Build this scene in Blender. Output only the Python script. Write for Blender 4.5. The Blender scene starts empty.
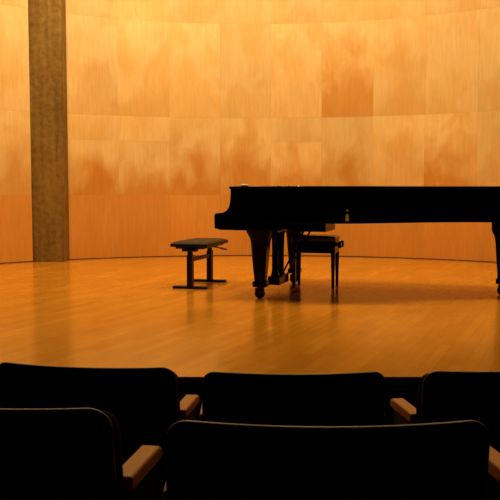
import bpy, bmesh, math, random
from mathutils import Vector, Matrix

random.seed(4)
SC = bpy.context.scene
COL = SC.collection
PI = math.pi

# ------------------------------------------------------------------ helpers
def link(o, parent=None):
    COL.objects.link(o)
    if parent is not None:
        o.parent = parent
    return o

def obj(name, bm, mat, parent=None, bevel=0.0, seg=3, smooth=True, angle=35):
    bmesh.ops.recalc_face_normals(bm, faces=bm.faces[:])
    me = bpy.data.meshes.new(name)
    bm.to_mesh(me); bm.free()
    me.materials.append(mat)
    if smooth:
        for p in me.polygons: p.use_smooth = True
    o = link(bpy.data.objects.new(name, me), parent)
    if bevel > 0:
        m = o.modifiers.new('bevel', 'BEVEL')
        m.width = bevel; m.segments = seg; m.limit_method = 'ANGLE'; m.angle_limit = math.radians(30)
        m.harden_normals = False
    if smooth:
        # flat shading across hard edges
        me2 = o.data
        bm2 = bmesh.new(); bm2.from_mesh(me2)
        for e in bm2.edges:
            if len(e.link_faces) == 2 and e.calc_face_angle(0) > math.radians(angle):
                e.smooth = False
        bm2.to_mesh(me2); bm2.free()
    return o

def thing(name, label, cat, loc=(0, 0, 0), rz=0, group=None):
    o = link(bpy.data.objects.new(name, None))
    o.empty_display_size = 0.1
    o.location = loc; o.rotation_euler = (0, 0, rz)
    o['label'] = label; o['category'] = cat
    if group: o['group'] = group
    return o

def structure(o, label, cat):
    o['kind'] = 'structure'; o['label'] = label; o['category'] = cat
    return o

def add_box(bm, x0, x1, y0, y1, z0, z1, M=None):
    vs = [bm.verts.new((x, y, z)) for z in (z0, z1) for y in (y0, y1) for x in (x0, x1)]
    for f in ((0,1,3,2), (4,6,7,5), (0,4,5,1), (2,3,7,6), (0,2,6,4), (1,5,7,3)):
        bm.faces.new([vs[i] for i in f])
    if M is not None:
        for v in vs: v.co = M @ v.co
    return vs

def add_prism(bm, pts, z0, z1):
    """outline in xy, extruded in z"""
    lo = [bm.verts.new((x, y, z0)) for x, y in pts]
    hi = [bm.verts.new((x, y, z1)) for x, y in pts]
    n = len(pts)
    bm.faces.new(lo[::-1]); bm.faces.new(hi)
    for i in range(n):
        j = (i + 1) % n
        bm.faces.new((lo[i], lo[j], hi[j], hi[i]))

def add_prism_y(bm, pts, y0, y1):
    """outline in xz, extruded in y"""
    lo = [bm.verts.new((x, y0, z)) for x, z in pts]
    hi = [bm.verts.new((x, y1, z)) for x, z in pts]
    n = len(pts)
    bm.faces.new(lo); bm.faces.new(hi[::-1])
    for i in range(n):
        j = (i + 1) % n
        bm.faces.new((lo[j], lo[i], hi[i], hi[j]))

def add_rings(bm, rings):
    """closed loft through lists of points, capped"""
    vr = [[bm.verts.new(p) for p in r] for r in rings]
    n = len(vr[0])
    for a, b in zip(vr[:-1], vr[1:]):
        for i in range(n):
            j = (i + 1) % n
            bm.faces.new((a[i], a[j], b[j], b[i]))
    bm.faces.new(vr[0][::-1]); bm.faces.new(vr[-1])

def square_ring(h, z, c=0.22, cx=0, cy=0):
    """chamfered square of half width h"""
    k = h * (1 - c)
    p = [(h, -k), (h, k), (k, h), (-k, h), (-h, k), (-h, -k), (-k, -h), (k, -h)]
    return [(cx + x, cy + y, z) for x, y in p]

def add_tube(bm, a, b, r0, r1=None, n=12):
    a = Vector(a); b = Vector(b)
    r1 = r0 if r1 is None else r1
    d = (b - a).normalized()
    s = d.orthogonal().normalized(); t = d.cross(s)
    R = []
    for p, r in ((a, r0), (b, r1)):
        R.append([p + s * (r * math.cos(2*PI*i/n)) + t * (r * math.sin(2*PI*i/n)) for i in range(n)])
    add_rings(bm, R)

def add_lathe(bm, prof, origin=(0, 0, 0), axis='z', n=20):
    """profile of (radius, height), solid of revolution"""
    rings = []
    for r, h in prof:
        ring = []
        for i in range(n):
            a = 2*PI*i/n
            c, s = r*math.cos(a), r*math.sin(a)
            p = {'z': (c, s, h), 'y': (c, h, -s), 'x': (h, c, s)}[axis]
            ring.append((origin[0]+p[0], origin[1]+p[1], origin[2]+p[2]))
        rings.append(ring)
    add_rings(bm, rings)

def catmull(pts, n=8):
    out = []
    P = [pts[0]] + pts + [pts[-1]]
    for i in range(1, len(P) - 2):
        p0, p1, p2, p3 = (Vector(P[k]) for k in (i-1, i, i+1, i+2))
        for k in range(n):
            t = k / n
            out.append(0.5*((2*p1) + (p2-p0)*t + (2*p0-5*p1+4*p2-p3)*t*t + (-p0+3*p1-3*p2+p3)*t**3))
    out.append(Vector(pts[-1]))
    return [tuple(v) for v in out]

def copy_tree(o, parent=None):
    c = o.copy(); COL.objects.link(c); c.parent = parent
    for ch in list(o.children):
        copy_tree(ch, c)
    return c

# ------------------------------------------------------------------ materials
def new_mat(name):
    m = bpy.data.materials.new(name); m.use_nodes = True
    nt = m.node_tree
    return m, nt, nt.nodes['Principled BSDF']

def node(nt, typ, **kw):
    n = nt.nodes.new(typ)
    for k, v in kw.items():
        if k in n.inputs: n.inputs[k].default_value = v
        else: setattr(n, k, v)
    return n

def math_n(nt, op, a, b=None, clamp=False):
    n = nt.nodes.new('ShaderNodeMath'); n.operation = op; n.use_clamp = clamp
    for i, v in enumerate((a, b)):
        if v is None: continue
        if isinstance(v, (int, float)): n.inputs[i].default_value = v
        else: nt.links.new(v, n.inputs[i])
    return n.outputs[0]

def mix_rgb(nt, fac, a, b, mode='MIX'):
    n = nt.nodes.new('ShaderNodeMix'); n.data_type = 'RGBA'; n.blend_type = mode
    for s, v in ((n.inputs[0], fac), (n.inputs[6], a), (n.inputs[7], b)):
        if isinstance(v, (int, float)): s.default_value = v
        elif isinstance(v, tuple): s.default_value = v + (1,) if len(v) == 3 else v
        else: nt.links.new(v, s)
    return n.outputs[2]

def ramp(nt, fac, stops):
    n = nt.nodes.new('ShaderNodeValToRGB')
    e = n.color_ramp.elements
    while len(e) < len(stops): e.new(0.5)
    for el, (p, c) in zip(e, stops):
        el.position = p; el.color = (c, c, c, 1) if isinstance(c, (int, float)) else tuple(c) + (1,)
    nt.links.new(fac, n.inputs[0])
    return n.outputs[0]

def mapping(nt, src, scale=(1, 1, 1), rot=(0, 0, 0), loc=(0, 0, 0)):
    n = nt.nodes.new('ShaderNodeMapping')
    n.inputs['Scale'].default_value = scale; n.inputs['Rotation'].default_value = rot
    n.inputs['Location'].default_value = loc
    nt.links.new(src, n.inputs['Vector'])
    return n.outputs[0]

def noise(nt, vec, scale, detail=3, rough=0.5, dist=0.0):
    n = node(nt, 'ShaderNodeTexNoise', Scale=scale, Detail=detail, Roughness=rough, Distortion=dist)
    nt.links.new(vec, n.inputs['Vector'])
    return n.outputs[0]

def simple(name, col, rough=0.5, metal=0.0, spec=0.5, coat=0.0, nscale=0, namp=0.25, bump=0.0, bscale=200):
    m, nt, b = new_mat(name)
    tc = nt.nodes.new('ShaderNodeTexCoord').outputs['Object']
    nv = noise(nt, tc, nscale or 12.0, 4)
    lo = tuple(c*(1-namp) for c in col); hi = tuple(min(1, c*(1+namp)) for c in col)
    nt.links.new(mix_rgb(nt, nv, lo, hi), b.inputs['Base Color'])
    b.inputs['Roughness'].default_value = rough
    b.inputs['Metallic'].default_value = metal
    b.inputs['Specular IOR Level'].default_value = spec
    b.inputs['Coat Weight'].default_value = coat
    b.inputs['Coat Roughness'].default_value = 0.05
    if bump:
        bp = node(nt, 'ShaderNodeBump', Strength=bump, Distance=0.002)
        nt.links.new(noise(nt, tc, bscale, 2), bp.inputs['Height'])
        nt.links.new(bp.outputs[0], b.inputs['Normal'])
    return m

LACQUER = simple('black_lacquer', (0.0016, 0.0014, 0.0014), 0.14, spec=0.08)
LEATHER = simple('black_leather', (0.0045, 0.0045, 0.0035), 0.45, spec=0.2, bump=0.3, bscale=160)
GLOSSY_LEATHER = simple('glossy_black_leather', (0.006, 0.006, 0.006), 0.26, spec=0.6, bump=0.1, bscale=160)
STEEL_BLACK = simple('black_steel', (0.006, 0.005, 0.005), 0.45, spec=0.3)
CHROME = simple('bright_metal', (0.75, 0.75, 0.78), 0.22, metal=1.0, namp=0.05)
GLINT_WHITE = simple('glint_white', (0.85, 0.88, 0.92), 0.45, namp=0.03)  # white that paints the glints on rim and lid edge
BRASS = simple('brass', (0.55, 0.36, 0.12), 0.3, metal=1.0, namp=0.1)
IVORY = simple('ivory_white', (0.75, 0.72, 0.66), 0.4, namp=0.03)
FABRIC = simple('black_fabric', (0.0022, 0.0022, 0.0025), 0.95, spec=0.04, bump=0.3, bscale=400)
SHELL = simple('black_shell', (0.004, 0.004, 0.004), 0.38, spec=0.3)
CARPET = simple('dark_carpet', (0.006, 0.005, 0.005), 0.95, spec=0.02, nscale=60, namp=0.4)
STAGE_FRONT = simple('stage_front_board', (0.03, 0.02, 0.012), 0.7, spec=0.1, nscale=6)
KNOB_BROWN = simple('brown_knob', (0.22, 0.07, 0.025), 0.4)
GAP = simple('shadow_gap_dark', (0.10, 0.042, 0.012), 0.6, spec=0.1)  # dark colour for the shade in the gap under the wall

def wood_arm():
    m, nt, b = new_mat('beech_armrest')
    tc = nt.nodes.new('ShaderNodeTexCoord').outputs['Object']
    g = noise(nt, mapping(nt, tc, (60, 4, 60)), 1.0, 4, 0.6)
    nt.links.new(mix_rgb(nt, g, (0.60, 0.22, 0.035), (0.84, 0.34, 0.06)), b.inputs['Base Color'])
    b.inputs['Roughness'].default_value = 0.5
    b.inputs['Specular IOR Level'].default_value = 0.2
    return m
ARM_WOOD = wood_arm()

def plywood():
    """UV: u = metres along the wall, v = height in metres; face attributes panel_tint / panel_row"""
    m, nt, b = new_mat('birch_plywood')
    uv = nt.nodes.new('ShaderNodeUVMap'); uv.uv_map = 'wall_metres'
    uv = uv.outputs[0]
    at = nt.nodes.new('ShaderNodeAttribute'); at.attribute_name = 'panel_tint'
    al = nt.nodes.new('ShaderNodeAttribute'); al.attribute_name = 'panel_lower'
    tint = at.outputs['Fac']; lower = al.outputs['Fac']
    # offset the grain per panel
    comb = nt.nodes.new('ShaderNodeCombineXYZ')
    nt.links.new(math_n(nt, 'MULTIPLY', tint, 37.0), comb.inputs[0])
    nt.links.new(math_n(nt, 'MULTIPLY', tint, 91.0), comb.inputs[2])
    add = nt.nodes.new('ShaderNodeVectorMath'); add.operation = 'ADD'
    nt.links.new(uv, add.inputs[0]); nt.links.new(comb.outputs[0], add.inputs[1])
    v = add.outputs[0]
    fine = noise(nt, mapping(nt, v, (42, 3.0, 1)), 1.0, 5, 0.6)
    figure = noise(nt, mapping(nt, v, (3.0, 1.9, 1)), 1.0, 3, 0.5, 0.4)
    cloud = noise(nt, mapping(nt, uv, (0.8, 0.8, 1)), 1.0, 3, 0.5)
    blot = ramp(nt, figure, [(0.40, 0.0), (0.60, 1.0)])
    # heartwood: an orange flame rising from the foot of each sheet
    sep = nt.nodes.new('ShaderNodeSeparateXYZ'); nt.links.new(uv, sep.inputs[0])
    ah = nt.nodes.new('ShaderNodeAttribute'); ah.attribute_name = 'panel_height'
    ac = nt.nodes.new('ShaderNodeAttribute'); ac.attribute_name = 'panel_across'
    hloc = ah.outputs['Fac']; cross = ac.outputs['Fac']
    dx = math_n(nt, 'ABSOLUTE', math_n(nt, 'SUBTRACT', cross, 0.55))
    top = math_n(nt, 'ADD', math_n(nt, 'SUBTRACT', 0.70, math_n(nt, 'MULTIPLY', dx, 0.55)),
                 math_n(nt, 'MULTIPLY', math_n(nt, 'SUBTRACT', figure, 0.5), 1.3))
    top = math_n(nt, 'ADD', top, math_n(nt, 'MULTIPLY', math_n(nt, 'SUBTRACT', tint, 0.6), 0.5))
    flame = ramp(nt, math_n(nt, 'ADD', math_n(nt, 'SUBTRACT', top, hloc), 0.5), [(0.22, 0.0), (0.92, 1.0)])
    af = nt.nodes.new('ShaderNodeAttribute'); af.attribute_name = 'panel_flame'
    flame = math_n(nt, 'MULTIPLY', flame, af.outputs['Fac'])
    pale = (0.80, 0.565, 0.26); gold = (0.74, 0.46, 0.155); deep = (0.565, 0.222, 0.016)
    c = mix_rgb(nt, math_n(nt, 'MULTIPLY', blot, 0.6), pale, gold)
    c = mix_rgb(nt, math_n(nt, 'MULTIPLY', flame, 0.95), c, deep)
    c = mix_rgb(nt, math_n(nt, 'MULTIPLY', lower, 0.78), c, (0.64, 0.25, 0.022))
    # sheet to sheet tint, grain, wide clouds
    tv = math_n(nt, 'ADD', math_n(nt, 'MULTIPLY', tint, 0.14), 0.90)
    gv = math_n(nt, 'ADD', math_n(nt, 'MULTIPLY', fine, 0.34), 0.83)
    cv = math_n(nt, 'ADD', math_n(nt, 'MULTIPLY', cloud, 0.30), 0.84)
    k = math_n(nt, 'MULTIPLY', math_n(nt, 'MULTIPLY', tv, gv), cv)
    cc = nt.nodes.new('ShaderNodeCombineXYZ')
    for i in range(3): nt.links.new(k, cc.inputs[i])
    c = mix_rgb(nt, 1.0, c, cc.outputs[0], 'MULTIPLY')
    nt.links.new(c, b.inputs['Base Color'])
    b.inputs['Roughness'].default_value = 0.55
    b.inputs['Specular IOR Level'].default_value = 0.15
    return m
PLY = plywood()

def parquet():
    m, nt, b = new_mat('strip_parquet')
    tc = nt.nodes.new('ShaderNodeTexCoord').outputs['Object']
    # strips run away from the hall, turned to the right; local x = along the strip
    v = mapping(nt, tc, (1, 1, 1), (0, 0, -math.radians(68.0)))
    br = node(nt, 'ShaderNodeTexBrick', Scale=1.0)
    br.offset = 0.37; br.squash = 1.0
    br.inputs['Brick Width'].default_value = 0.62
    br.inputs['Row Height'].default_value = 0.075
    br.inputs['Mortar Size'].default_value = 0.0012
    br.inputs['Mortar Smooth'].default_value = 0.3
    br.inputs['Color1'].default_value = (0.0, 0.0, 0.0, 1)
    br.inputs['Color2'].default_value = (1.0, 1.0, 1.0, 1)
    br.inputs['Mortar'].default_value = (0.3, 0.3, 0.3, 1)
    nt.links.new(v, br.inputs['Vector'])
    g = noise(nt, mapping(nt, v, (3, 70, 1)), 1.0, 4, 0.6)
    wear = noise(nt, mapping(nt, v, (1.4, 2.6, 1)), 1.0, 4, 0.6)
    c = mix_rgb(nt, br.outputs[0], (0.53, 0.22, 0.017), (0.62, 0.27, 0.025))
    k = math_n(nt, 'MULTIPLY', math_n(nt, 'ADD', math_n(nt, 'MULTIPLY', g, 0.24), 0.88),
               math_n(nt, 'ADD', math_n(nt, 'MULTIPLY', wear, 0.50), 0.75))
    k = math_n(nt, 'MULTIPLY', k, math_n(nt, 'SUBTRACT', 1.0, math_n(nt, 'MULTIPLY', br.outputs['Fac'], 0.3)))
    cc = nt.nodes.new('ShaderNodeCombineXYZ')
    for i in range(3): nt.links.new(k, cc.inputs[i])
    c = mix_rgb(nt, 1.0, c, cc.outputs[0], 'MULTIPLY')
    nt.links.new(c, b.inputs['Base Color'])
    r = math_n(nt, 'ADD', math_n(nt, 'MULTIPLY', wear, 0.12), 0.12)
    nt.links.new(r, b.inputs['Roughness'])
    b.inputs['Specular IOR Level'].default_value = 0.5
    bp = node(nt, 'ShaderNodeBump', Strength=0.05, Distance=0.002)
    nt.links.new(g, bp.inputs['Height']); nt.links.new(bp.outputs[0], b.inputs['Normal'])
    return m
PARQUET = parquet()

def concrete():
    m, nt, b = new_mat('raw_concrete')
    tc = nt.nodes.new('ShaderNodeTexCoord').outputs['Object']
    big = noise(nt, mapping(nt, tc, (2.5, 2.5, 1.2)), 1.0, 5, 0.6)
    mid = noise(nt, tc, 14.0, 5, 0.65)
    board = noise(nt, mapping(nt, tc, (14, 14, 0.5)), 1.0, 2)
    sp = ramp(nt, noise(nt, tc, 38.0, 2), [(0.74, 0.0), (0.80, 1.0)])
    f = math_n(nt, 'ADD', math_n(nt, 'MULTIPLY', big, 0.5), math_n(nt, 'MULTIPLY', mid, 0.5))
    f = ramp(nt, math_n(nt, 'ADD', math_n(nt, 'MULTIPLY', f, 0.75), math_n(nt, 'MULTIPLY', board, 0.25)), [(0.36, 0.0), (0.64, 1.0)])
    c = mix_rgb(nt, f, (0.105, 0.052, 0.011), (0.29, 0.185, 0.054))
    c = mix_rgb(nt, math_n(nt, 'MULTIPLY', sp, 0.5), c, (0.42, 0.36, 0.24))
    nt.links.new(c, b.inputs['Base Color'])
    b.inputs['Roughness'].default_value = 0.9
    b.inputs['Specular IOR Level'].default_value = 0.1
    bp = node(nt, 'ShaderNodeBump', Strength=0.5, Distance=0.01)
    nt.links.new(mid, bp.inputs['Height']); nt.links.new(bp.outputs[0], b.inputs['Normal'])
    return m
CONCRETE = concrete()

# ------------------------------------------------------------------ setting
CX, CY, R = 0.10, 7.25, 5.20            # the round stage wall
def arc_pt(x):                          # angle on the arc at a given x
    return math.asin((x - CX) / R)

def curved_wall(name, a0, a1, ncol, label, offs=0, splits=()):
    """plywood sheets bent to the arc: one mesh, each sheet with its own open joint"""
    bm = bmesh.new()
    uvl = bm.loops.layers.uv.new('wall_metres')
    lt = bm.faces.layers.float.new('panel_tint')
    ll = bm.faces.layers.float.new('panel_lower')
    lh = bm.loops.layers.float.new('panel_height') if hasattr(bm.loops.layers, 'float') else None
    la = bm.loops.layers.float.new('panel_across')
    rnd = random.Random(11 + offs)
    da = (a1 - a0) / ncol
    rows = [(0.012, 0.93), (0.93, 2.08), (2.08, 3.47), (3.47, 4.75), (4.75, 5.6)]
    g = 0.0005                                    # half joint
    lf = bm.faces.layers.float.new('panel_flame')
    sheets = []
    for r, (z0, z1) in enumerate(rows):
        for c in range(ncol):
            fl = (0.25, rnd.uniform(0.75, 1.0), rnd.uniform(0.1, 0.4), 0.2, 0.2)[r]
            if offs: fl *= 0.6
            if r == 2 and c == 5 and offs == 0: fl = 0.75
            if r == 1 and c == 6 and offs == 0: fl = 0.35
            if r == 1 and c in splits:
                sheets += [(r, c, z0, 1.72, fl), (r, c, 1.72, z1, 0.1)]
            else:
                sheets.append((r, c, z0, z1, fl))
    for r, c, z0, z1, fl in sheets:
        if True:
            b0 = a0 + c*da + g/R; b1 = a0 + (c+1)*da - g/R
            rr = R + 0.0012*((c*7) % 3 - 1)
            tint = rnd.random()
            n = 6
            def ring(rad, zz):
                return [bm.verts.new((CX + rad*math.sin(b0+(b1-b0)*k/n), CY + rad*math.cos(b0+(b1-b0)*k/n), zz)) for k in range(n+1)]
            zi, zo = z0 + g, z1 - g
            i0, i1 = ring(rr, zi), ring(rr, zo)
            o0, o1 = ring(rr+0.02, zi), ring(rr+0.02, zo)
            fs = []
            for k in range(n):
                fs += [bm.faces.new((i0[k], i0[k+1], i1[k+1], i1[k])), bm.faces.new((o0[k+1], o0[k], o1[k], o1[k+1])),
                       bm.faces.new((i1[k], i1[k+1], o1[k+1], o1[k])), bm.faces.new((i0[k+1], i0[k], o0[k], o0[k+1]))]
            fs += [bm.faces.new((i0[0], i1[0], o1[0], o0[0])), bm.faces.new((i0[n], o0[n], o1[n], i1[n]))]
            for f in fs:
                f[lt] = tint; f[lf] = fl; f[ll] = 1.0 if r == 0 else 0.0
                for l in f.loops:
                    a = math.atan2(l.vert.co.x - CX, l.vert.co.y - CY)
                    l[uvl].uv = (a*R, l.vert.co.z)
                    l[la] = (a - b0)/(b1 - b0)
                    l[lh] = (l.vert.co.z - z0)/(z1 - z0)
    # backing behind the joints
    nb = 40
    lo = [bm.verts.new((CX + (R+.03)*math.sin(a0+(a1-a0)*k/nb), CY + (R+.03)*math.cos(a0+(a1-a0)*k/nb), 0.0)) for k in range(nb+1)]
    hi = [bm.verts.new((v.co.x, v.co.y, 5.6)) for v in lo]
    for k in range(nb):
        f = bm.faces.new((lo[k], lo[k+1], hi[k+1], hi[k])); f[lt] = 0.2; f[ll] = 1.0
    o = obj(name, bm, PLY, smooth=False)
    return structure(o, label, 'wall')

A_COL_R = arc_pt(-2.595)
A_COL_L = arc_pt(-3.03)
PITCH = 0.762 / R
NR = 9
curved_wall('wall_back', A_COL_R, A_COL_R + NR*PITCH, NR, 'curved honey plywood stage wall of bent sheets behind the piano', splits=(0, 1, 4))
curved_wall('wall_left', A_COL_L - 4*PITCH, A_COL_L, 4, 'curved plywood wall to the left of the concrete column', offs=5)

curved_wall('wall_right', A_COL_R + NR*PITCH, A_COL_R + (NR+4)*PITCH, 4, 'right end of the curved plywood stage wall beyond the piano tail', offs=9)

def shadow_strip(name, a0, a1, label):  # dark strip painting the shadow line where wall meets floor
    bm = bmesh.new(); n = 30
    rings = []
    for k in range(n+1):
        a = a0 + (a1-a0)*k/n
        s, c = math.sin(a), math.cos(a)
        rings.append([(CX+rr*s, CY+rr*c, z) for rr, z in ((R-0.004, 0.0), (R+0.028, 0.0), (R+0.028, 0.013), (R-0.004, 0.013))])
    add_rings(bm, rings)
    structure(obj(name, bm, GAP, smooth=False), label, 'baseboard')
shadow_strip('shadow_strip_back', A_COL_R, A_COL_R + NR*PITCH, 'thin dark strip painted as the shadow gap at the foot of the curved wall behind the piano')
shadow_strip('shadow_strip_left', A_COL_L - 4*PITCH, A_COL_L, 'thin dark strip painted as the shadow gap at the foot of the wall left of the column')

shadow_strip('shadow_strip_right', A_COL_R + NR*PITCH, A_COL_R + (NR+4)*PITCH, 'thin dark strip painted as the shadow gap at the foot of the right end of the curved wall')

# concrete column standing in the break of the curved wall
bm = bmesh.new()
add_prism(bm, [(-3.05, 11.428), (-2.61, 11.44), (-2.59, 11.46), (-2.575, 12.0), (-3.03, 12.0)], 0.0, 5.6)
structure(obj('column', bm, CONCRETE, bevel=0.012, seg=2), 'grey brown raw concrete column between the two curved plywood walls', 'column')

# stage floor and its dark front board
bm = bmesh.new()
front = [(-5.6, 4.34), (5.8, 4.34)]
back = [(CX + (R+.035)*math.sin(a), CY + (R+.035)*math.cos(a)) for a in [math.radians(90 - 180*k/48) for k in range(49)]]
add_prism(bm, front + [(5.8, 7.25)] + back + [(-5.6, 7.25)], -0.03, 0.0)
structure(obj('floor', bm, PARQUET, bevel=0.0015, seg=1, smooth=False), 'glossy orange strip parquet stage floor', 'floor')
bm = bmesh.new()
add_box(bm, -5.6, 5.8, 4.365, 4.40, -0.36, -0.03)
structure(obj('wall_front', bm, STAGE_FRONT, smooth=False), 'dark board closing the front of the stage below the parquet edge', 'stage front')

# stepped floor of the seating
bm = bmesh.new()
add_box(bm, -5.6, 5.8, 1.85, 4.365, -0.45, -0.343)
add_box(bm, -5.6, 5.8, 0.92, 1.85, -0.45, -0.205)
add_box(bm, -5.6, 5.8, -1.6, 0.92, -0.45, -0.07)
structure(obj('floor_seating', bm, CARPET, smooth=False), 'dark stepped floor under the rows of chairs', 'floor')

# ------------------------------------------------------------------ grand piano
TH = math.radians(17.0)
L, W = 2.78, 1.56
piano = thing('grand_piano', 'black lacquered concert grand piano with closed lid standing on the stage', 'piano',
              (-0.330, 7.545, 0), -TH)

curve = catmull([(0.95, 0.0), (1.15, 0.025), (1.38, 0.14), (1.62, 0.33), (1.88, 0.53), (2.15, 0.67), (2.42, 0.755),
                 (2.60, 0.83), (2.72, 0.97), (2.77, 1.16), (2.74, 1.36), (2.64, 1.50), (2.48, 1.56)], 6)
def outline(u0, off=0.0):
    pts = [(u0, -off)] + [(0.6, -off)]
    for i, p in enumerate(curve):
        a = Vector(curve[max(0, i-1)]); b = Vector(curve[min(len(curve)-1, i+1)])
        t = (b - a).normalized(); nrm = Vector((t.y, -t.x))
        pts.append((p[0] + nrm.x*off, p[1] + nrm.y*off))
    pts += [(u0, W + off)]
    return pts

# rim with the soundboard closing it
bm = bmesh.new(); add_prism(bm, outline(0.36), 0.702, 1.0085)
obj('case', bm, LACQUER, piano, bevel=0.006)
# rounded moulding round the lower edge of the rim
# lid in two leaves
def lid_part(name, u0, u1):
    bm = bmesh.new()
    pts = outline(u0, 0.018)
    if u1 is not None:
        pts = [(u0, -0.018), (u1, -0.018), (u1, W+0.018), (u0, W+0.018)]
    add_prism(bm, pts, 1.008, 1.034)
    return obj(name, bm, LACQUER, piano, bevel=0.008)
lid_part('lid', 0.615, None)
lid_part('lid_flap', 0.150, 0.611)
# hinges between the leaves
for v0 in (-0.017, 0.36, 0.74, 1.12, 1.49):
    bm = bmesh.new()
    add_lathe(bm, [(0.004, 0.0), (0.007, 0.004), (0.007, 0.075), (0.004, 0.08)], (0.613, v0, 1.036), 'y', 12)
    obj('lid_hinge', bm, CHROME, piano)

# cheeks: curved arms either side of the keyboard
def cheek_profile():
    top = [(0.000, 0.655), (0.000, 0.770), (0.012, 0.787), (0.045, 0.789), (0.085, 0.795), (0.118, 0.812), (0.140, 0.842),
           (0.152, 0.885), (0.157, 0.94), (0.158, 1.0085)]
    bot = [(0.44, 1.0085), (0.44, 0.632), (0.20, 0.632), (0.09, 0.640), (0.03, 0.641), (0.012, 0.645)]
    return top + bot
for v0, v1 in ((0.0, 0.085), (W-0.085, W)):
    bm = bmesh.new(); add_prism_y(bm, cheek_profile(), v0, v1)
    obj('cheek', bm, LACQUER, piano, bevel=0.006)
# keybed, beam behind it, key slip, fallboard
bm = bmesh.new(); add_box(bm, 0.03, 0.62, 0.03, W-0.03, 0.632, 0.715)
obj('keybed', bm, LACQUER, piano, bevel=0.005)
bm = bmesh.new(); add_box(bm, 0.0, 0.03, 0.085, W-0.085, 0.645, 0.735)
obj('key_slip', bm, LACQUER, piano, bevel=0.006)
bm = bmesh.new()
add_prism_y(bm, [(0.03, 0.735), (0.02, 0.752), (0.028, 0.772), (0.05, 0.785), (0.14, 0.79), (0.18, 0.80), (0.20, 0.83), (0.21, 0.90), (0.215, 1.0085), (0.36, 1.0085), (0.36, 0.70), (0.03, 0.70)], 0.086, W-0.086)
obj('fallboard', bm, LACQUER, piano, bevel=0.003)
bm = bmesh.new()
add_box(bm, 0.62, 0.93, 0.55, 1.02, 0.60, 0.71)
obj('brace_beam', bm, LACQUER, piano, bevel=0.008)
# highlight on the rim, put in as a whitish plate and button
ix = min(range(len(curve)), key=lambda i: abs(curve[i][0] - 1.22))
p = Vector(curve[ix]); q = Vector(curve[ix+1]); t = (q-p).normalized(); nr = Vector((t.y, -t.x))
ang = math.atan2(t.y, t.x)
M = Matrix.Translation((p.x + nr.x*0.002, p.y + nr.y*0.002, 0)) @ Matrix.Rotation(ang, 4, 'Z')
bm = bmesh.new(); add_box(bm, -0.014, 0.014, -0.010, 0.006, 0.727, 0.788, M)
glint_plate = obj('glint_plate', bm, GLINT_WHITE, piano, bevel=0.006); glint_plate['label'] = 'small whitish plate painted as a highlight on the rim'
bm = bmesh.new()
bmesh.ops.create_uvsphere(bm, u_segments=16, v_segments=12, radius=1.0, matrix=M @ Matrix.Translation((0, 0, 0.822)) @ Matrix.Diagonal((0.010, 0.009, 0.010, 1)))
obj('glint_button', bm, GLINT_WHITE, glint_plate, angle=180)
# white tube added as a glint on the edge of the front leaf
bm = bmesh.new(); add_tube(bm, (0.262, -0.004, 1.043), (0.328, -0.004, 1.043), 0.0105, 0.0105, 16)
ft = obj('lid_glint', bm, GLINT_WHITE, piano); ft['label'] = 'small whitish tube painted as a glint on the lid edge'

def piano_leg(u, v):
    bm = bmesh.new()
    prof = [(0.712, 0.114), (0.64, 0.114), (0.61, 0.110), (0.595, 0.102), (0.575, 0.092), (0.55, 0.083), (0.51, 0.077), (0.47, 0.074), (0.30, 0.062),
            (0.185, 0.052), (0.165, 0.050), (0.160, 0.062), (0.150, 0.066), (0.118, 0.066), (0.108, 0.058)]
    add_rings(bm, [square_ring(h, z, 0.25, u, v) for z, h in prof])
    lg = obj('leg', bm, LACQUER, piano, angle=40)
    # caster: plate, fork and two wheels
    bm = bmesh.new()
    add_lathe(bm, [(0.030, 0.11), (0.030, 0.100), (0.018, 0.098), (0.018, 0.088)], (u, v, 0), 'z', 16)
    add_box(bm, u-0.045, u+0.028, v-0.034, v-0.027, 0.035, 0.092)
    add_box(bm, u-0.045, u+0.028, v+0.027, v+0.034, 0.035, 0.092)
    add_box(bm, u-0.045, u+0.028, v-0.034, v+0.034, 0.084, 0.096)
    cs = obj('caster', bm, STEEL_BLACK, lg, bevel=0.002)
    for s in (-1, 1):
        bm = bmesh.new()
        c = v + s*0.013
        add_lathe(bm, [(0.030, c-0.011), (0.042, c-0.010), (0.045, c-0.004), (0.045, c+0.004), (0.042, c+0.010), (0.030, c+0.011)], (u-0.008, 0, 0.045), 'y', 24)
        w = obj('caster_wheel', bm, STEEL_BLACK, lg)
for u, v in ((0.41, 0.125), (0.41, W-0.125), (2.555, 1.02)):
    piano_leg(u, v)

# lyre
vc = W/2
bm = bmesh.new()
add_box(bm, 0.355, 0.445, vc-0.20, vc+0.20, 0.585, 0.632)
add_box(bm, 0.345, 0.465, vc-0.185, vc+0.185, 0.070, 0.155)
for s in (-1, 1):
    add_rings(bm, [square_ring(h, z, 0.25, 0.40, vc+s*0.105) for z, h in ((0.585, 0.046), (0.56, 0.034), (0.40, 0.029), (0.20, 0.030), (0.155, 0.040))])
add_box(bm, 0.39, 0.41, vc-0.06, vc-0.045, 0.155, 0.585); add_box(bm, 0.39, 0.41, vc+0.045, vc+0.06, 0.155, 0.585)
lyre = obj('pedal_lyre', bm, LACQUER, piano, bevel=0.005)
for k in (-1, 0, 1):
    bm = bmesh.new()
    c = vc + k*0.075
    rings = []
    for u, h, z in ((0.35, 0.011, 0.098), (0.31, 0.011, 0.096), (0.27, 0.017, 0.090), (0.235, 0.021, 0.084), (0.212, 0.015, 0.080)):
        rings.append([(u, c-h, z-0.006), (u, c+h, z-0.006), (u, c+h, z+0.006), (u, c-h, z+0.006)])
    add_rings(bm, rings)
    obj('pedal', bm, BRASS, lyre, bevel=0.002)
for s in (-1, 1):
    bm = bmesh.new()
    add_tube(bm, (0.455, vc+s*0.12, 0.13), (0.70, vc+s*0.16, 0.605), 0.009, 0.009, 10)
    obj('lyre_brace', bm, LACQUER, lyre)

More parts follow.
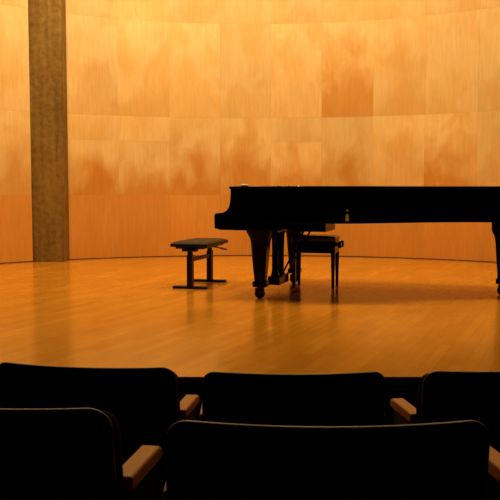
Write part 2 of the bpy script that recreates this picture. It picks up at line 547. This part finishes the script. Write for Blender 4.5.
# ------------------------------------------------------------------ benches
def cushion_bm(lx, ly, z0, z1, dome, nx=20, ny=28, rad=0.03, buttons=()):
    """padded cushion: rounded plan, domed top"""
    bm = bmesh.new()
    top, bot = [], []
    def P(i, j):
        a, b = 2*i/nx - 1, 2*j/ny - 1
        # keep corners a little round
        k = 1 - 0.020*(a*a*b*b)**2
        return a*lx/2*k, b*ly/2*k, a, b
    for j in range(ny+1):
        rt, rb = [], []
        for i in range(nx+1):
            x, y, a, b = P(i, j)
            e = (1-abs(a)**6)*(1-abs(b)**8)
            zt = z1 - dome + dome*max(0, e)**0.5 * (0.75 + 0.25*(1-a*a)*(1-b*b))
            for bx, by in buttons:
                zt -= 0.007*math.exp(-((x-bx)**2+(y-by)**2)/0.0008)
            rt.append(bm.verts.new((x, y, zt))); rb.append(bm.verts.new((x*0.985, y*0.99, z0)))
        top.append(rt); bot.append(rb)
    for j in range(ny):
        for i in range(nx):
            bm.faces.new((top[j][i], top[j][i+1], top[j+1][i+1], top[j+1][i]))
            bm.faces.new((bot[j][i], bot[j+1][i], bot[j+1][i+1], bot[j][i+1]))
    for i in range(nx):
        bm.faces.new((top[0][i+1], top[0][i], bot[0][i], bot[0][i+1])); bm.faces.new((top[ny][i], top[ny][i+1], bot[ny][i+1], bot[ny][i]))
    for j in range(ny):
        bm.faces.new((top[j][0], top[j+1][0], bot[j+1][0], bot[j][0])); bm.faces.new((top[j+1][nx], top[j][nx], bot[j][nx], bot[j+1][nx]))
    return bm

ben = thing('piano_bench', 'black padded bench on two T-shaped steel legs standing in front of the keyboard', 'bench',
            (-0.522, 8.60, 0), -math.radians(15.0), 'piano benches')
BW, BL = 0.40, 0.78
obj('seat_cushion', cushion_bm(BW, BL, 0.425, 0.487, 0.030, buttons=[(x, y) for x in (-0.08, 0.08) for y in (-0.22, 0, 0.22)]), LEATHER, ben, bevel=0.008)
bm = bmesh.new()
add_box(bm, -0.15, 0.15, -0.345, 0.345, 0.405, 0.425)
for s in (-1, 1): add_box(bm, -0.075, 0.075, s*0.325-0.045, s*0.325+0.045, 0.380, 0.406)
obj('seat_frame', bm, STEEL_BLACK, ben, bevel=0.004)
for s in (-1, 1):
    y = s*0.325
    bm = bmesh.new()
    add_box(bm, -0.021, 0.021, y-0.026, y+0.026, 0.28, 0.382)
    add_box(bm, -0.028, 0.028, y-0.034, y+0.034, 0.022, 0.345)
    lg = obj('leg', bm, STEEL_BLACK, ben, bevel=0.004)
    bm = bmesh.new()
    add_box(bm, -0.182, 0.182, y-0.035, y+0.035, 0.0, 0.026)
    obj('foot_bar', bm, STEEL_BLACK, lg, bevel=0.006)
bm = bmesh.new(); add_box(bm, -0.014, 0.014, -0.295, 0.295, 0.272, 0.312)
obj('cross_bar', bm, STEEL_BLACK, ben, bevel=0.004)
bm = bmesh.new()
add_tube(bm, (0.05, 0.20, 0.398), (0.195, 0.22, 0.372), 0.006, 0.006, 10)
lv = obj('height_lever', bm, STEEL_BLACK, ben)
bm = bmesh.new()
add_tube(bm, (0.155, 0.2145, 0.379), (0.225, 0.224, 0.366), 0.011, 0.012, 12)
kn = obj('lever_grip', bm, KNOB_BROWN, lv, bevel=0.003); kn['label'] = 'brown grip on the lever'

b2 = thing('piano_bench', 'black four-legged bench pushed under the piano behind its pedals', 'bench',
           (0.680, 8.45, 0), -math.radians(15.0), 'piano benches')
SW, SL = 0.46, 0.32
obj('seat_cushion', cushion_bm(SW, SL, 0.478, 0.540, 0.020, 22, 16), GLOSSY_LEATHER, b2, bevel=0.006)
bm = bmesh.new()
add_box(bm, -SW/2+0.008, SW/2-0.008, -SL/2+0.008, SL/2-0.008, 0.360, 0.478)
obj('apron', bm, LACQUER, b2, bevel=0.006)
for sx in (-1, 1):
    for sy in (-1, 1):
        bm = bmesh.new()
        cx, cy = sx*(SW/2-0.028), sy*(SL/2-0.028)
        add_rings(bm, [square_ring(h, z, 0.15, cx, cy) for z, h in ((0.36, 0.021), (0.30, 0.020), (0.02, 0.013), (0.0, 0.012))])
        obj('leg', bm, LACQUER, b2)
for sy in (-1, 1):
    bm = bmesh.new()
    add_lathe(bm, [(0.010, SW/2-0.010), (0.010, SW/2+0.014), (0.030, SW/2+0.016), (0.036, SW/2+0.024), (0.036, SW/2+0.040), (0.028, SW/2+0.048)], (0, sy*0.08, 0.445), 'x', 20)
    obj('height_knob', bm, LACQUER, b2)

# ------------------------------------------------------------------ auditorium chairs
def back_point(s, t, half, z0, z1, crn):
    """rounded-rectangle grid point: s across -1..1, t up 0..1 -> (x, z)"""
    return s*half, z0 + (z1-z0)*t

def slab_bm(half, z0, z1, y_front, y_back, crn, bulge, wrap, lean, n=28, m=18):
    """curved padded slab facing +y; rounded outline, edges wrapping forward, leaning back towards the top"""
    bm = bmesh.new()
    h = (z1 - z0)/2; zc = (z0+z1)/2
    # outline of the rounded rectangle and concentric rings towards the centre
    pts = []
    N = 10
    for cx, cz, a0 in ((half-crn, h-crn, 0), (-(half-crn), h-crn, PI/2), (-(half-crn), -(h-crn), PI), (half-crn, -(h-crn), 1.5*PI)):
        for k in range(N+1):
            a = a0 + PI/2*k/N
            pts.append((cx + crn*math.cos(a), cz + crn*math.sin(a)))
    # densify straight runs
    dense = []
    for i in range(len(pts)):
        a, b = Vector(pts[i]), Vector(pts[(i+1) % len(pts)])
        k = max(1, int((b-a).length/0.035))
        for q in range(k): dense.append(tuple(a + (b-a)*q/k))
    pts = dense
    def place(x, z, y):
        zz = zc + z
        return (x, y + wrap*(x/half)**2 - lean*(zz - 0.42), zz)
    def layer(sc_list, ysign_list):
        return [[bm.verts.new(place(x*s, z*s2, y)) for x, z in pts] for (s, s2), y in zip(sc_list, ysign_list)]
    ym = (y_front + y_back)/2; th = (y_front - y_back)/2
    scs, ys = [], []
    for k in range(0, 7):                # back centre to rim
        f = k/6
        scs.append((0.08+0.86*f, 0.08+0.86*f)); ys.append(y_back - bulge*0.35*(1-f*f))
    for k in range(1, 8):                # round the edge
        a = -PI/2 + PI*k/8
        e = th*0.9
        s = 1 - (e/half)*(1-math.cos(a))*0.9; s2 = 1 - (e/h)*(1-math.cos(a))*0.9
        scs.append((s, s2)); ys.append(ym + th*math.sin(a))
    for k in range(0, 7):
        f = 1 - k/6
        scs.append((0.08+0.86*f, 0.08+0.86*f)); ys.append(y_front + bulge*(1-f*f))
    rings = layer(scs, ys)
    n = len(pts)
    for a, b in zip(rings[:-1], rings[1:]):
        for i in range(n):
            j = (i+1) % n
            bm.faces.new((a[i], a[j], b[j], b[i]))
    bm.faces.new(rings[0][::-1]); bm.faces.new(rings[-1])
    return bm

def make_chair(label):
    t = thing('auditorium_chair', label, 'chair', group='auditorium chairs')
    HB = 0.2475
    bk = obj('backrest', slab_bm(HB-0.004, 0.40, 0.845, 0.055, -0.012, 0.036, 0.018, 0.045, 0.16), FABRIC, t, angle=180)
    obj('back_shell', slab_bm(HB, 0.36, 0.86, -0.010, -0.026, 0.037, 0.002, 0.045, 0.16), SHELL, t, angle=180)
    bm = cushion_bm(0.46, 0.46, 0.34, 0.44, 0.04, 16, 16)
    bmesh.ops.translate(bm, verts=bm.verts[:], vec=(0, 0.275, 0))
    obj('seat', bm, FABRIC, t, bevel=0.01)
    for s in (-1, 1):
        x = s*0.240
        # side frame: upright panel and foot
        bm = bmesh.new()
        add_prism_y(bm, [(0.03, 0.695), (0.19, 0.695), (0.185, 0.665), (0.17, 0.40), (0.17, 0.03), (0.30, 0.02), (0.30, 0.0), (0.0, 0.0), (0.0, 0.02), (0.08, 0.04), (0.08, 0.40), (0.03, 0.62)], -0.014, 0.014)
        for v in bm.verts: v.co = Vector((x + v.co.y, v.co.x, v.co.z))
        obj('side_frame', bm, STEEL_BLACK, t, bevel=0.004)
        bm = bmesh.new()
        pr = [(0.022, 0.704), (0.026, 0.721), (0.09, 0.723), (0.195, 0.723), (0.207, 0.716), (0.212, 0.704), (0.207, 0.695), (0.022, 0.694)]
        add_prism_y(bm, pr, -0.019, 0.019)
        for v in bm.verts: v.co = Vector((x + v.co.y, v.co.x, v.co.z))
        ar = obj('armrest', bm, ARM_WOOD, t, bevel=0.007); ar['label'] = 'light brown wooden armrest'
    return t

# each chair turned towards the middle of the stage: x, y, floor height, turn, label
chair = make_chair('black padded chair with wooden armrests in the middle of the front row')
spots = [
    (0.118, 2.215, -0.343, 0.0, None),
    (-0.456, 2.300, -0.343, -8.5, 'black padded chair at the left of the front row, below the concrete column'),
    (0.708, 2.262, -0.345, 8.5, 'black padded chair at the right of the front row, cut off by the right edge'),
    (0.118, 1.262, -0.204, 0.0, 'wide black chair back nearest the camera, in the middle of the back row'),
    (-0.458, 1.372, -0.205, -10.0, 'black chair back in the lower left corner of the back row'),
    (0.700, 1.355, -0.205, 7.0, 'chair at the lower right edge of which only a wooden armrest shows'),
]
for x, y, z, turn, label in spots:
    o = chair if label is None else copy_tree(chair)
    if label: o['label'] = label
    o.location = (x, y, z)
    if x < 0 and z < -0.3: o.scale.x = 1.06
    o.rotation_euler = (0, 0, math.radians(turn))

# ------------------------------------------------------------------ lights
def lamp(name, loc, energy, size, col, target=None, spread=180, size_y=None):
    d = bpy.data.lights.new(name, 'AREA'); d.energy = energy; d.color = col
    if size_y: d.shape = 'RECTANGLE'; d.size = size; d.size_y = size_y
    else: d.shape = 'DISK'; d.size = size
    d.spread = math.radians(spread)
    o = link(bpy.data.objects.new(name, d)); o.location = loc
    if target is not None:
        o.rotation_euler = (Vector(target) - Vector(loc)).to_track_quat('-Z', 'Y').to_euler()
    return o
WARM = (1.0, 0.65, 0.24)
WASH = (1.0, 0.745, 0.42)
for x, e in ((-3.0, 75), (-1.2, 95), (0.8, 95), (2.8, 70)):
    lamp('stage_lamp', (x, 7.9, 5.5), e*1.10, 0.45, WARM, (x, 8.3, 0))
for k in range(6):
    a = math.radians(-50 + 20*k)
    px, py = CX + (R-1.5)*math.sin(a), CY + (R-1.5)*math.cos(a)
    lamp('wall_wash_lamp', (px, py, 5.4), 44 - 5.0*k, 0.35, WASH, (CX + R*math.sin(a), CY + R*math.cos(a), 2.6))

w = bpy.data.worlds.new('hall_dark'); SC.world = w; w.use_nodes = True
w.node_tree.nodes['Background'].inputs[0].default_value = (1.0, 0.7, 0.4, 1)
w.node_tree.nodes['Background'].inputs[1].default_value = 0.004

# ------------------------------------------------------------------ camera
cd = bpy.data.cameras.new('camera'); cam = link(bpy.data.objects.new('camera', cd))
cd.sensor_width = 36; cd.lens = 820/500*36
cam.location = (0, 0, 1.0)
cam.rotation_euler = (PI/2 - math.atan(60/820), 0, 0)
cd.clip_start = 0.05
SC.camera = cam
SC.view_settings.view_transform = 'Standard'; SC.view_settings.look = 'None'
SC.view_settings.gamma = 1.0; SC.view_settings.use_curve_mapping = False
SC.view_settings.exposure = 0.0
